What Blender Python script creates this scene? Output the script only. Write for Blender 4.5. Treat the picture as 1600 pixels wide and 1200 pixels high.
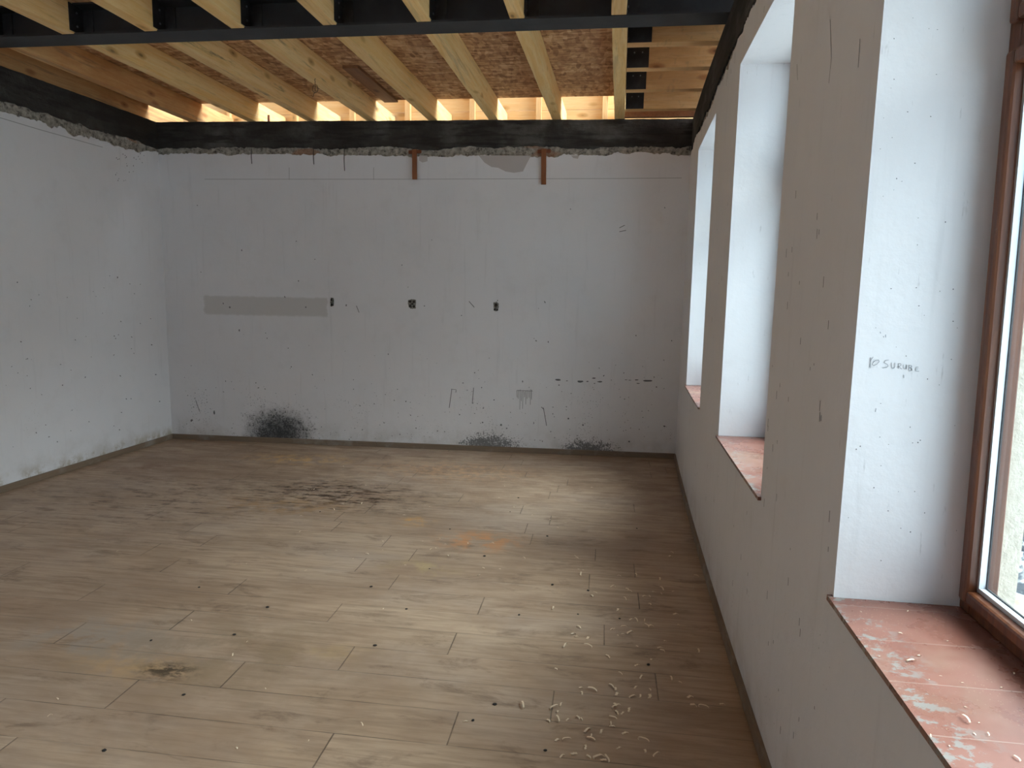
import bpy, bmesh, math, random
from mathutils import Vector, Matrix, Euler, noise
C = bpy.context.scene
COL = C.collection
for o in list(bpy.data.objects): bpy.data.objects.remove(o)
R = math.radians
# ------------------------------------------------------------------ camera
F, PITCH, YAW, ROLL, EYE = 1065.9, .1346, .1322, .0179, 1.55
fw = Vector((-math.sin(YAW)*math.cos(PITCH), math.cos(YAW)*math.cos(PITCH), -math.sin(PITCH)))
rt = Vector((math.cos(YAW), math.sin(YAW), 0)); up = rt.cross(fw)
cr, sr = math.cos(ROLL), math.sin(ROLL)
rt2 = rt*cr + up*sr; up2 = -rt*sr + up*cr
cd = bpy.data.cameras.new('camera'); cam = bpy.data.objects.new('camera', cd); COL.objects.link(cam)
M4 = Matrix((( rt2.x, up2.x, -fw.x, 0), (rt2.y, up2.y, -fw.y, 0), (rt2.z, up2.z, -fw.z, EYE), (0, 0, 0, 1)))
cam.matrix_world = M4
cd.sensor_fit = 'HORIZONTAL'; cd.sensor_width = 36; cd.lens = F*36/1600; cd.clip_start = .02
C.camera = cam
# ------------------------------------------------------------------ overcast sky, exposure
w = bpy.data.worlds.new('world'); C.world = w; w.use_nodes = True
bg = w.node_tree.nodes['Background']
SKY, GLOW, GPOW, GAZ, GEL = (.54, .78, 1.0), (.88, .94, 1.0), 10.0, R(-2), R(41)
KS, KG = 1.55, 29.0
wt = w.node_tree; wn = wt.nodes.new; wl = wt.links.new
tcw = wn('ShaderNodeTexCoord'); dp = wn('ShaderNodeVectorMath'); dp.operation = 'DOT_PRODUCT'; wl(tcw.outputs['Generated'], dp.inputs[0])
dp.inputs[1].default_value = (math.cos(GEL)*math.cos(GAZ), math.cos(GEL)*math.sin(GAZ), math.sin(GEL))
mxx = wn('ShaderNodeMath'); mxx.operation = 'MAXIMUM'; wl(dp.outputs['Value'], mxx.inputs[0]); mxx.inputs[1].default_value = 0
pw = wn('ShaderNodeMath'); pw.operation = 'POWER'; wl(mxx.outputs[0], pw.inputs[0]); pw.inputs[1].default_value = GPOW
gs = wn('ShaderNodeVectorMath'); gs.operation = 'SCALE'; gs.inputs[0].default_value = tuple(c*KG for c in GLOW); wl(pw.outputs[0], gs.inputs['Scale'])
ad = wn('ShaderNodeVectorMath'); ad.operation = 'ADD'; ad.inputs[0].default_value = tuple(c*KS for c in SKY); wl(gs.outputs[0], ad.inputs[1])
wl(ad.outputs[0], bg.inputs[0]); bg.inputs[1].default_value = 1
C.view_settings.view_transform = 'Standard'; C.view_settings.look = 'None'
C.view_settings.gamma = 1; C.view_settings.use_curve_mapping = False; C.view_settings.exposure = .12
C.cycles.use_denoising = True
C.cycles.max_bounces = 10; C.cycles.diffuse_bounces = 6; C.cycles.transparent_max_bounces = 16
C.cycles.caustics_reflective = False; C.cycles.caustics_refractive = False
# ------------------------------------------------------------------ layout (metres; x right, y away, z up)
XL0, D0, ZT, ZS, ZW, YI = -4.3335, 6.314, 3.1056, .8255, 2.6616, 4.13
def XR(y): return .6212+.028*(y-4)+.004*(y-4)**2 if y > 0 else .5732-.02*0
def XO(y): return XR(max(.1, y))+.405
def YB(x): return D0+.0359*(x-XL0)
def XLW(y): return XL0-.1537*(D0-y)/(D0-2)
WINS = [(4.508, 5.617), (2.512, 3.602), (.575, 1.671), (-1.35, -.25)]
YF, XOUT = -3.4, 1.10
DECK = 3.29
def at(px, py, axis, val):
    d = fw*F + rt2*(px-800) - up2*(py-600)
    o = Vector((0, 0, EYE)); t = (val-o[axis])/d[axis]
    return o+d*t
def atB(px, py):
    p = at(px, py, 1, 6.4)
    for _ in range(5): p = at(px, py, 1, YB(p.x))
    return p
def atL(px, py):
    p = at(px, py, 0, XL0)
    for _ in range(5): p = at(px, py, 0, XLW(p.y))
    return p
def atR(px, py):
    p = at(px, py, 0, .6)
    for _ in range(8): p = at(px, py, 0, XR(max(.05, min(p.y, 7))))
    return p
# ------------------------------------------------------------------ light portals (no light of their own: they steer sky sampling through the openings)
def portal(name, loc, rot, sx, sy):
    l = bpy.data.lights.new(name, 'AREA'); l.shape = 'RECTANGLE'; l.size = sx; l.size_y = sy
    l.cycles.is_portal = True
    o = bpy.data.objects.new(name, l); COL.objects.link(o); o.location = loc; o.rotation_euler = rot
for i, (a, b) in enumerate(WINS):
    portal('window_portal', (XO((a+b)/2)+.02, (a+b)/2, (ZS+ZW)/2), (0, R(90), 0), ZW-ZS, b-a)

portal('window_portal', (-3.25, YF-.32, 1.2), (R(90), 0, 0), 1.8, 2.4)  # portal of the fill-light opening added behind the camera

# ------------------------------------------------------------------ node helper
class G:
    def __init__(s, name):
        s.m = bpy.data.materials.new(name); s.m.use_nodes = True
        s.t = s.m.node_tree; s.b = s.t.nodes['Principled BSDF']; s.out = s.t.nodes['Material Output']
        s.geo = s.t.nodes.new('ShaderNodeNewGeometry'); s.tc = s.t.nodes.new('ShaderNodeTexCoord')
        s.pos = s.geo.outputs['Position']; s.obj = s.tc.outputs['Object']
    def _in(s, sock, v):
        if isinstance(v, bpy.types.NodeSocket): s.t.links.new(v, sock)
        elif v is not None:
            if isinstance(v, (tuple, list)) and len(v) == 3 and sock.type == 'RGBA': v = (*v, 1)
            sock.default_value = v
    def math(s, op, a, b=None, c=None, clamp=False):
        n = s.t.nodes.new('ShaderNodeMath'); n.operation = op; n.use_clamp = clamp
        s._in(n.inputs[0], a); s._in(n.inputs[1], b)
        if c is not None: s._in(n.inputs[2], c)
        return n.outputs[0]
    def add(s, a, b): return s.math('ADD', a, b)
    def sub(s, a, b): return s.math('SUBTRACT', a, b)
    def mul(s, a, b): return s.math('MULTIPLY', a, b)
    def vec(s, v, scale=(1, 1, 1), loc=(0, 0, 0), rot=(0, 0, 0)):
        n = s.t.nodes.new('ShaderNodeMapping'); s._in(n.inputs[0], v)
        n.inputs['Scale'].default_value = scale; n.inputs['Location'].default_value = loc; n.inputs['Rotation'].default_value = rot
        return n.outputs[0]
    def vadd(s, a, b):
        n = s.t.nodes.new('ShaderNodeVectorMath'); n.operation = 'ADD'; s._in(n.inputs[0], a); s._in(n.inputs[1], b); return n.outputs[0]
    def vscale(s, a, k):
        n = s.t.nodes.new('ShaderNodeVectorMath'); n.operation = 'SCALE'; s._in(n.inputs[0], a); s._in(n.inputs['Scale'], k); return n.outputs[0]
    def noise(s, v, scale, detail=4, rough=.5, dist=0, color=False):
        n = s.t.nodes.new('ShaderNodeTexNoise'); s._in(n.inputs['Vector'], v)
        n.inputs['Scale'].default_value = scale; n.inputs['Detail'].default_value = detail
        n.inputs['Roughness'].default_value = rough; n.inputs['Distortion'].default_value = dist
        return n.outputs[1 if color else 0]
    def voro(s, v, scale, feat='F1', out='Distance', rnd=1):
        n = s.t.nodes.new('ShaderNodeTexVoronoi'); n.feature = feat; s._in(n.inputs['Vector'], v)
        n.inputs['Scale'].default_value = scale; n.inputs['Randomness'].default_value = rnd
        return n.outputs[out]
    def white(s, v, dim='3D', out='Value'):
        n = s.t.nodes.new('ShaderNodeTexWhiteNoise'); n.noise_dimensions = dim
        s._in(n.inputs['W' if dim == '1D' else 'Vector'], v); return n.outputs[out]
    def step(s, v, lo, hi, a=0., b=1., smooth=True):
        n = s.t.nodes.new('ShaderNodeMapRange'); n.interpolation_type = 'SMOOTHSTEP' if smooth else 'LINEAR'
        s._in(n.inputs[0], v); s._in(n.inputs[1], lo); s._in(n.inputs[2], hi); s._in(n.inputs[3], a); s._in(n.inputs[4], b)
        return n.outputs[0]
    def mix(s, f, a, b, mode='MIX'):
        n = s.t.nodes.new('ShaderNodeMix'); n.data_type = 'RGBA'; n.blend_type = mode; n.clamp_factor = True
        s._in(n.inputs[0], f); s._in(n.inputs[6], a); s._in(n.inputs[7], b); return n.outputs[2]
    def ramp(s, v, stops):
        n = s.t.nodes.new('ShaderNodeValToRGB'); s._in(n.inputs[0], v); e = n.color_ramp.elements
        while len(e) > 1: e.remove(e[0])
        for i, (p, c) in enumerate(stops):
            x = e[0] if i == 0 else e.new(p); x.position = p; x.color = (*c, 1)
        return n.outputs[0]
    def xyz(s, v):
        n = s.t.nodes.new('ShaderNodeSeparateXYZ'); s._in(n.inputs[0], v); return n.outputs
    def comb(s, x, y, z):
        n = s.t.nodes.new('ShaderNodeCombineXYZ'); s._in(n.inputs[0], x); s._in(n.inputs[1], y); s._in(n.inputs[2], z); return n.outputs[0]
    def rnd(s):
        n = s.t.nodes.new('ShaderNodeObjectInfo'); return n.outputs['Random']
    def gauss(s, x, z, cx, cz, rx, rz):  # 1 at the centre, falling to 0 at an elliptic rim
        a = s.math('DIVIDE', s.sub(x, cx), rx); b = s.math('DIVIDE', s.sub(z, cz), rz)
        r = s.math('SQRT', s.add(s.mul(a, a), s.mul(b, b)))
        return s.step(r, 1.0, 0.0)
    def box(s, x, z, x0, x1, z0, z1, e):
        a = s.mul(s.step(x, x0-e, x0+e), s.step(x, x1+e, x1-e)); b = s.mul(s.step(z, z0-e, z0+e), s.step(z, z1+e, z1-e))
        return s.mul(a, b)
    def fin(s, col=None, rough=.6, bump=None, bs=.3, bd=.01, metal=None, spec=None):
        if col is not None: s._in(s.b.inputs['Base Color'], col)
        s._in(s.b.inputs['Roughness'], rough)
        if metal is not None: s._in(s.b.inputs['Metallic'], metal)
        if spec is not None: s._in(s.b.inputs['Specular IOR Level'], spec)
        if bump is not None:
            n = s.t.nodes.new('ShaderNodeBump'); n.inputs['Strength'].default_value = bs; n.inputs['Distance'].default_value = bd
            s._in(n.inputs['Height'], bump); s.t.links.new(n.outputs[0], s.b.inputs['Normal'])
        return s.m

# ------------------------------------------------------------------ materials
WHITE = (.77, .76, .77)
def plaster(name, axis, marks=None, speck=.5):
    g = G(name); p = g.pos; X = g.xyz(p); u = X[0 if axis == 'x' else 1]; z = X[2]
    big = g.noise(p, 1.1, 4, .55); mid = g.noise(p, 6, 5, .6); fine = g.noise(p, 60, 3, .6)
    col = g.mix(g.step(big, .35, .75, 0, .35), WHITE, (.67, .66, .67))
    col = g.mix(g.step(mid, .5, .8, 0, .25), col, (.62, .60, .59))
    st = g.noise(g.vec(p, (9, 9, .7)), 2.5, 4, .6)
    col = g.mix(g.step(st, .56, .8, 0, .22), col, (.50, .49, .49))
    # small dirt dots, thicker low down
    low = g.step(z, .0, 1.3, 1, 0)
    dn = g.voro(p, 48); den = g.noise(p, 3.1, 3, .6)
    th = g.mul(g.step(den, .42, .75, .02, .16*speck*2), g.add(.35, low))
    dots = g.step(g.sub(dn, th), .03, -.03)
    col = g.mix(g.mul(dots, .5), col, (.20, .195, .195))
    # damp grime close to the floor
    gr = g.mul(g.step(z, .0, .32, 1, 0), g.step(g.noise(p, 5, 5, .65), .38, .7))
    col = g.mix(g.mul(gr, .45), col, (.38, .34, .28))
    if marks: col = marks(g, u, z, p, col)
    bump = g.add(g.mul(big, 2.5), g.add(g.mul(mid, .5), g.mul(fine, .06)))
    return g.fin(col, .75, bump, .35, .02, spec=.25)
def back_marks(g, u, z, p, col):
    a = atB(318, 462); b = atB(512, 495)
    e = g.noise(p, 18, 4, .6)
    ux = g.add(u, g.mul(g.sub(e, .5), .05)); zz = g.add(z, g.mul(g.sub(e, .5), .03))
    col = g.mix(g.mul(g.box(ux, zz, a.x, b.x, b.z, a.z, .012), .5), col, (.46, .43, .39))
    for (px, py, rx, rz, k) in [(435, 676, .80, .62, 1.), (765, 696, .62, .30, .9), (922, 703, .50, .28, .9)]:
        c = atB(px, py)
        m = g.gauss(u, z, c.x, c.z-.02, rx, rz)
        n1 = g.noise(p, 75, 3, .7); n2 = g.noise(p, 16, 5, .75)
        v = g.add(g.mul(m, .42 if k == 1. else .56), g.add(g.mul(g.sub(n1, .5), 1.0), g.mul(g.sub(n2, .5), .8)))
        col = g.mix(g.mul(g.step(v, .30, .44), .85*k), col, (.05, .05, .05))
        if k == 1.:
            sm = g.add(m, g.mul(g.sub(n2, .5), .5)); col = g.mix(g.step(sm, .42, 1.0, 0, .88), col, (.055, .055, .055))
    return col
def left_marks(g, u, z, p, col):
    gr = g.mul(g.step(z, .04, .16, 1, 0), g.step(g.noise(p, 7, 5, .7), .45, .6))
    return g.mix(g.mul(gr, .7), col, (.34, .27, .16))
MP_B = plaster('plaster_back', 'x', back_marks, .7)
MP_L = plaster('plaster_left', 'y', left_marks, .45)
def right_marks(g, u, z, p, col):
    s = g.noise(g.vec(p, (14, 14, 2.2)), 4, 4, .65)
    return g.mix(g.step(s, .66, .76, 0, .4), col, (.34, .33, .32))
MP_R = plaster('plaster_right', 'y', right_marks, .5)
g = G('rough_mortar'); p = g.pos
n1 = g.noise(p, 26, 5, .7); n2 = g.noise(p, 5, 4, .6)
c = g.ramp(n1, [(.34, (.09, .08, .07)), (.47, (.34, .31, .26)), (.66, (.58, .53, .45))])
br = g.step(g.noise(g.vec(p, (1, 1, 3)), 2.1, 2, .5), .64, .69); c = g.mix(g.mul(br, .6), c, (.38, .16, .07))
M_MORTAR = g.fin(c, .9, n1, 1., .03)
g = G('dark_concrete'); p = g.pos
n1 = g.noise(p, 2.2, 5, .65); n2 = g.noise(g.vec(p, (1, 1, 7)), 2.2, 4, .6); n3 = g.noise(p, 40, 4, .6)
c = g.ramp(n1, [(.30, (.020, .017, .015)), (.52, (.050, .046, .042)), (.72, (.12, .12, .112))])
c = g.mix(g.step(n2, .45, .62, 0, .75), c, (.018, .015, .013))
M_CONC = g.fin(c, .85, g.add(g.mul(n2, .7), g.mul(n3, .3)), .7, .02, spec=.3)
g = G('stucco'); p = g.pos; n1 = g.noise(p, 45, 5, .7)
M_STUCCO = g.fin(g.mix(g.step(n1, .3, .6), (.52, .48, .40), (.62, .58, .49)), .9, n1, .5, .01)

# floor laminate, planks running along x
g = G('laminate'); p = g.pos; X = g.xyz(p); x, y = X[0], X[1]
W_, L_ = .192, 1.29
row = g.math('FLOOR', g.math('DIVIDE', y, W_)); fy = g.math('FRACT', g.math('DIVIDE', y, W_))
off = g.mul(g.white(row, '1D'), L_)
xx = g.math('DIVIDE', g.add(x, off), L_); colm = g.math('FLOOR', xx); fx = g.math('FRACT', xx)
pid = g.white(g.comb(row, colm, 3.3))
pc = g.ramp(pid, [(0, (.46, .325, .215)), (.35, (.49, .35, .235)), (.7, (.52, .38, .26)), (1, (.47, .34, .23))])
gv = g.vadd(g.vec(p, (1.3, 16, 1)), g.comb(g.mul(pid, 40), g.mul(pid, 17), 0))
gn = g.noise(gv, 2.2, 6, .65, .6); gf = g.noise(g.vec(gv, (1, 4, 1)), 4, 4, .6)
c = g.mix(g.step(gn, .36, .7, 0, .62), pc, (.27, .185, .122))
c = g.mix(g.step(gf, .5, .8, 0, .4), c, (.62, .49, .37))
# scuffs and greyish dust
ds = g.noise(g.vec(p, (.8, 1.4, 1)), 1.1, 5, .6); c = g.mix(g.step(ds, .42, .70, 0, .55), c, (.50, .40, .32))
db = g.noise(g.vec(p, (.55, .9, 1)), 1.3, 6, .65, .3); c = g.mix(g.step(db, .40, .66, 0, .55), c, (.25, .155, .095))
dk = g.noise(g.vec(p, (1.1, 3.2, 1)), 2.4, 6, .72, .5); c = g.mix(g.step(dk, .53, .68, 0, .6), c, (.16, .10, .065))
fr_ = g.mul(g.step(y, 3.4, 5.6), g.step(g.noise(g.vec(p, (1, 2.4, 1)), 3.1, 6, .7), .40, .62)); c = g.mix(g.mul(fr_, .55), c, (.25, .15, .095))
def fl(px, py): return at(px, py, 2, 0)
def blob(px, py, rx, ry, colr, k, sc=12, lo=.42, hi=.62, st=(1, 1, 1)):
    global c
    q = fl(px, py); m = g.gauss(x, y, q.x, q.y, rx, ry)
    n = g.noise(g.vec(p, st), sc, 5, .7)
    c = g.mix(g.mul(g.mul(m, g.step(n, lo, hi)), k), c, colr)
blob(520, 772, 1.3, .60, (.085, .045, .024), 1.5, 7, .45, .64, (1, 2.6, 1))
blob(430, 790, .8, .3, (.40, .22, .08), .8, 8)
blob(215, 1042, .50, .17, (.46, .30, .16), 1., 6, .35, .55)
blob(268, 1048, .22, .10, (.09, .06, .035), 1.4, 16, .38, .60, (1, 1.6, 1))
blob(750, 845, .40, .28, (.56, .27, .12), 1.2, 9, .42, .62)
blob(650, 815, .18, .14, (.56, .30, .10), 1.3, 12)
blob(470, 718, .8, .35, (.60, .37, .16), 1., 10)
blob(700, 735, 1.2, .5, (.58, .34, .18), .8, 14)
blob(230, 730, .6, .3, (.22, .11, .06), .8, 5)
blob(660, 886, .35, .20, (.50, .37, .18), .6, 7)
blob(500, 1015, .5, .10, (.44, .30, .16), .8, 5)
blob(250, 780, 1.8, 1.1, (.16, .10, .065), 1.1, 5, .5, .66, (1, 3, 1))
blob(170, 1000, .7, .3, (.44, .42, .40), .7, 4, .45, .6)
# seams
blob(310, 1020, 1.3, .5, (.30, .21, .13), .8, 4, .42, .6)
sy = g.math('MINIMUM', fy, g.sub(1, fy)); sx = g.math('MINIMUM', fx, g.sub(1, fx))
sm = g.math('MAXIMUM', g.step(sy, .016, .0), g.step(sx, .0032, .0008))
brk = g.step(g.noise(g.vec(p, (1.2, 3, 1)), 1.6, 4, .7), .36, .6, .12, 1)
brk = g.math('MAXIMUM', brk, g.mul(g.step(sx, .0032, .0008), .75))
c = g.mix(g.mul(g.mul(sm, brk), .78), c, (.07, .048, .032))
# sawdust specks
sd = g.voro(p, 70); sdm = g.mul(g.step(sd, .16, .06), g.step(g.noise(p, 2.0, 4, .6), .48, .70)); c = g.mix(g.mul(sdm, .55), c, (.62, .47, .30))
far = g.mul(g.step(y, 3.6, 5.6), g.step(g.voro(p, 34), .20, .08)); c = g.mix(g.mul(far, .5), c, (.62, .46, .30))
M_FLOOR = g.fin(c, g.step(gn, .3, .7, .42, .58), g.sub(g.mul(gn, .25), g.mul(sm, .6)), .35, .006, spec=.4)

def wood(name, base, dark, pale, weather=0., axis=1, knots=1, orange=(.50, .21, .06), ok=0.):
    g = G(name); r = g.rnd(); o = g.vadd(g.obj, g.comb(g.mul(r, 9.1), g.mul(r, 31.7), g.mul(r, 5.3)))
    s = [14, 14, 14]; s[axis] = .9
    n = g.noise(g.vec(o, tuple(s)), 1.6, 5, .6, 1.1); f = g.noise(g.vec(o, tuple(k*3 for k in s)), 3, 3, .6)
    c = g.mix(g.step(n, .32, .72), pale, base); c = g.mix(g.step(f, .5, .8, 0, .4), c, dark)
    if knots:
        ks = [6, 6, 6]; ks[axis] = 2.6
        v = g.voro(g.vec(o, tuple(ks)), 1.); c = g.mix(g.step(v, .20, .09, 0, .85), c, dark)
        c = g.mix(g.step(v, .09, .03, 0, .9), c, tuple(k*.35 for k in dark))
    big = g.noise(g.vec(o, tuple(2.0 if i != axis else .8 for i in range(3))), 1.4, 5, .65)
    if ok: c = g.mix(g.step(big, .42, .66, 0, ok), c, orange)
    if weather:
        w_ = g.noise(g.vec(o, (9, .6, 9)), 1.5, 6, .72, .4); c = g.mix(g.step(w_, .54, .66, 0, weather), c, (.12, .095, .07))
    c = g.mix(g.mul(r, .18), c, dark, 'MIX')
    return g.fin(c, .62, g.add(n, g.mul(f, .5)), .3, .006, spec=.3)
M_JOIST = wood('joist_wood', (.88, .55, .20), (.62, .34, .11), (.94, .68, .33), .28)
M_JOISTW = wood('joist_weathered', (.84, .53, .21), (.50, .28, .10), (.92, .66, .33), .75)
M_JOISTO = wood('joist_reddish', (.62, .32, .12), (.38, .16, .06), (.74, .45, .20), .45, ok=.6)
M_JOISTX = wood('short_joist_wood', (.80, .46, .18), (.46, .19, .07), (.86, .56, .27), .2, axis=0, ok=.4)
M_BOARDX = wood('board_wood', (.84, .55, .24), (.62, .36, .13), (.90, .66, .34), 0, axis=0)
M_STUD = wood('stud_wood', (.78, .50, .21), (.55, .31, .11), (.86, .60, .30), 0, axis=2)
M_BROWNB = wood('brown_board_wood', (.26, .13, .07), (.14, .07, .04), (.33, .18, .10), .3)
M_LATH = wood('stained_lath', (.24, .085, .035), (.12, .04, .02), (.32, .12, .05), .2, axis=2, knots=0)
g = G('osb'); p = g.pos
w_ = g.noise(p, 3, 2, .5, color=True); pv = g.vadd(p, g.vscale(w_, .10))
v1 = g.voro(g.vec(pv, (9, 40, 9)), 1., out='Color'); v2 = g.voro(g.vec(pv, (38, 13, 9), rot=(0, 0, .6)), 1., out='Color')
a = g.xyz(v1)[0]; b_ = g.xyz(v2)[1]; k = g.mul(g.add(a, b_), .5)
c = g.ramp(k, [(.1, (.26, .12, .05)), (.42, (.50, .27, .13)), (.65, (.64, .39, .20)), (.95, (.78, .56, .34))])
n = g.noise(p, 9, 5, .7); c = g.mix(g.step(n, .5, .68, 0, .55), c, (.33, .155, .07))
M_OSB = g.fin(c, .6, k, .4, .004, spec=.35)
g = G('black_steel'); n = g.noise(g.pos, 6, 4, .6)
M_STEEL = g.fin(g.mix(g.step(n, .4, .7), (.014, .015, .018), (.026, .028, .032)), .55, n, .1, .003, metal=.0, spec=.5)
g = G('black_bracket'); n = g.noise(g.obj, 20, 4, .6)
M_BRK = g.fin(g.mix(g.step(n, .4, .75), (.012, .012, .014), (.03, .03, .034)), .5)
M_BOLT = G('zinc_bolt').fin((.22, .23, .25), .45, metal=.7)
g = G('rust'); n = g.noise(g.obj, 30, 4, .7); M_RUST = g.fin(g.mix(n, (.13, .035, .015), (.30, .10, .04)), .85)
M_WIRE = G('dark_wire').fin((.02, .018, .016), .6)
g = G('base_laminate'); n = g.noise(g.vec(g.pos, (3, 3, 40)), 2, 4, .6); n2 = g.noise(g.pos, 4, 4, .6)
c = g.mix(n, (.15, .105, .07), (.25, .18, .12)); c = g.mix(g.step(n2, .5, .7, 0, .6), c, (.33, .30, .26))
M_BASE = g.fin(c, .5)
g = G('brown_frame'); n = g.noise(g.vec(g.pos, (30, 30, 1.2)), 2, 5, .65, .4); d = g.noise(g.pos, 14, 5, .7)
c = g.ramp(n, [(.3, (.065, .018, .007)), (.55, (.135, .042, .014)), (.8, (.22, .080, .030))])
c = g.mix(g.step(d, .60, .72, 0, .5), c, (.20, .15, .12))
M_FRAME = g.fin(c, .38, n, .08, .003)
M_SPACER = G('aluminium_spacer').fin((.72, .75, .78), .4, metal=.55)
M_GASK = G('gasket').fin((.03, .035, .04), .6)
# glass pane: see-through with a mirror share that grows with the viewing angle
g = G('window_glass'); tr = g.t.nodes.new('ShaderNodeBsdfTransparent'); tr.inputs[0].default_value = (.93, .97, .96, 1)
gl = g.t.nodes.new('ShaderNodeBsdfGlossy'); gl.inputs['Roughness'].default_value = .02
lw = g.t.nodes.new('ShaderNodeLayerWeight'); lw.inputs[0].default_value = .5; frv = g.add(.04, g.mul(g.math('POWER', lw.outputs['Facing'], 5), .75))
mx = g.t.nodes.new('ShaderNodeMixShader'); g.t.links.new(frv, mx.inputs[0]); g.t.links.new(tr.outputs[0], mx.inputs[1]); g.t.links.new(gl.outputs[0], mx.inputs[2])
g.t.links.new(mx.outputs[0], g.out.inputs['Surface']); M_GLASS = g.m
# terracotta sill tiles
g = G('terracotta_tile'); p = g.pos; X = g.xyz(p); x, y = X[0], X[1]
ty = g.math('FRACT', g.math('DIVIDE', g.sub(y, .161), .163)); tid = g.white(g.math('FLOOR', g.math('DIVIDE', g.sub(y, .161), .163)), '1D')
n = g.noise(p, 7, 5, .65); n2 = g.noise(p, 30, 4, .7)
c = g.mix(g.step(n, .35, .7), (.19, .070, .048), (.25, .108, .078)); c = g.mix(g.mul(tid, .25), c, (.30, .17, .135))
c = g.mix(g.step(g.noise(p, 3.3, 4, .6), .5, .68, 0, .65), c, (.265, .16, .115))
gt = g.math('MINIMUM', ty, g.sub(1, ty)); c = g.mix(g.step(gt, .012, .004, 0, .5), c, (.36, .26, .21))
edge = g.step(x, .58, .70, 1, 0)
sp = g.noise(g.vec(p, (1, 1.3, 1)), 26, 4, .7)
c = g.mix(g.mul(g.mul(edge, g.step(sp, .52, .60)), .75), c, (.24, .25, .23))
sd = g.mul(g.step(g.voro(p, 130), .22, .1), g.step(g.noise(p, 5, 4, .6), .45, .6)); c = g.mix(g.mul(sd, .6), c, (.42, .30, .20))
M_TILE = g.fin(c, g.step(n, .3, .7, .2, .42), g.sub(g.mul(n2, .1), g.step(gt, .011, .004, 0, .5)), .25, .003)
M_SNOW = G('snow'); n = M_SNOW.noise(M_SNOW.pos, 3, 6, .65)
M_SNOW = M_SNOW.fin((.86, .88, .90), .8, n, .6, .1)
g = G('black_plastic'); n = g.noise(g.pos, 3.2, 5, .65, .5); c = g.mix(g.noise(g.pos, 9, 4, .6), (.05, .06, .08), (.20, .24, .30)); M_PLAST = g.fin(g.mix(g.step(n, .50, .56), c, (.84, .87, .90)), .3, n, .9, .08)
g = G('yellow_foam'); M_FOAM = g.fin(g.mix(g.noise(g.pos, 8, 4, .6), (.70, .62, .36), (.78, .74, .60)), .85, g.noise(g.pos, 15, 4), .6, .03)
M_SHAVE = G('wood_shaving_pale').fin((.80, .66, .48), .7)
M_SHAVED = G('sawdust_orange').fin((.55, .40, .24), .9)
M_DIRT_HOLE = G('dirt_black').fin((.025, .02, .018), .9)
M_SCUFF = G('scuff_grey').fin((.15, .15, .155), .8)
M_FAINT = G('faint_line').fin((.42, .41, .41), .8)
M_PENCIL = G('pencil').fin((.33, .34, .36), .7)
M_PATCH = G('bare_patch').fin((.50, .46, .44), .85)
g = G('wall_putty'); n = g.noise(g.pos, 60, 4, .7); M_PUTTY = g.fin(g.ramp(n, [(.38, (.05, .05, .045)), (.5, (.20, .195, .175)), (.65, (.36, .35, .32))]), .9, n, .8, .01)
M_TWIG = G('twig').fin((.13, .11, .09), .9)

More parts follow.
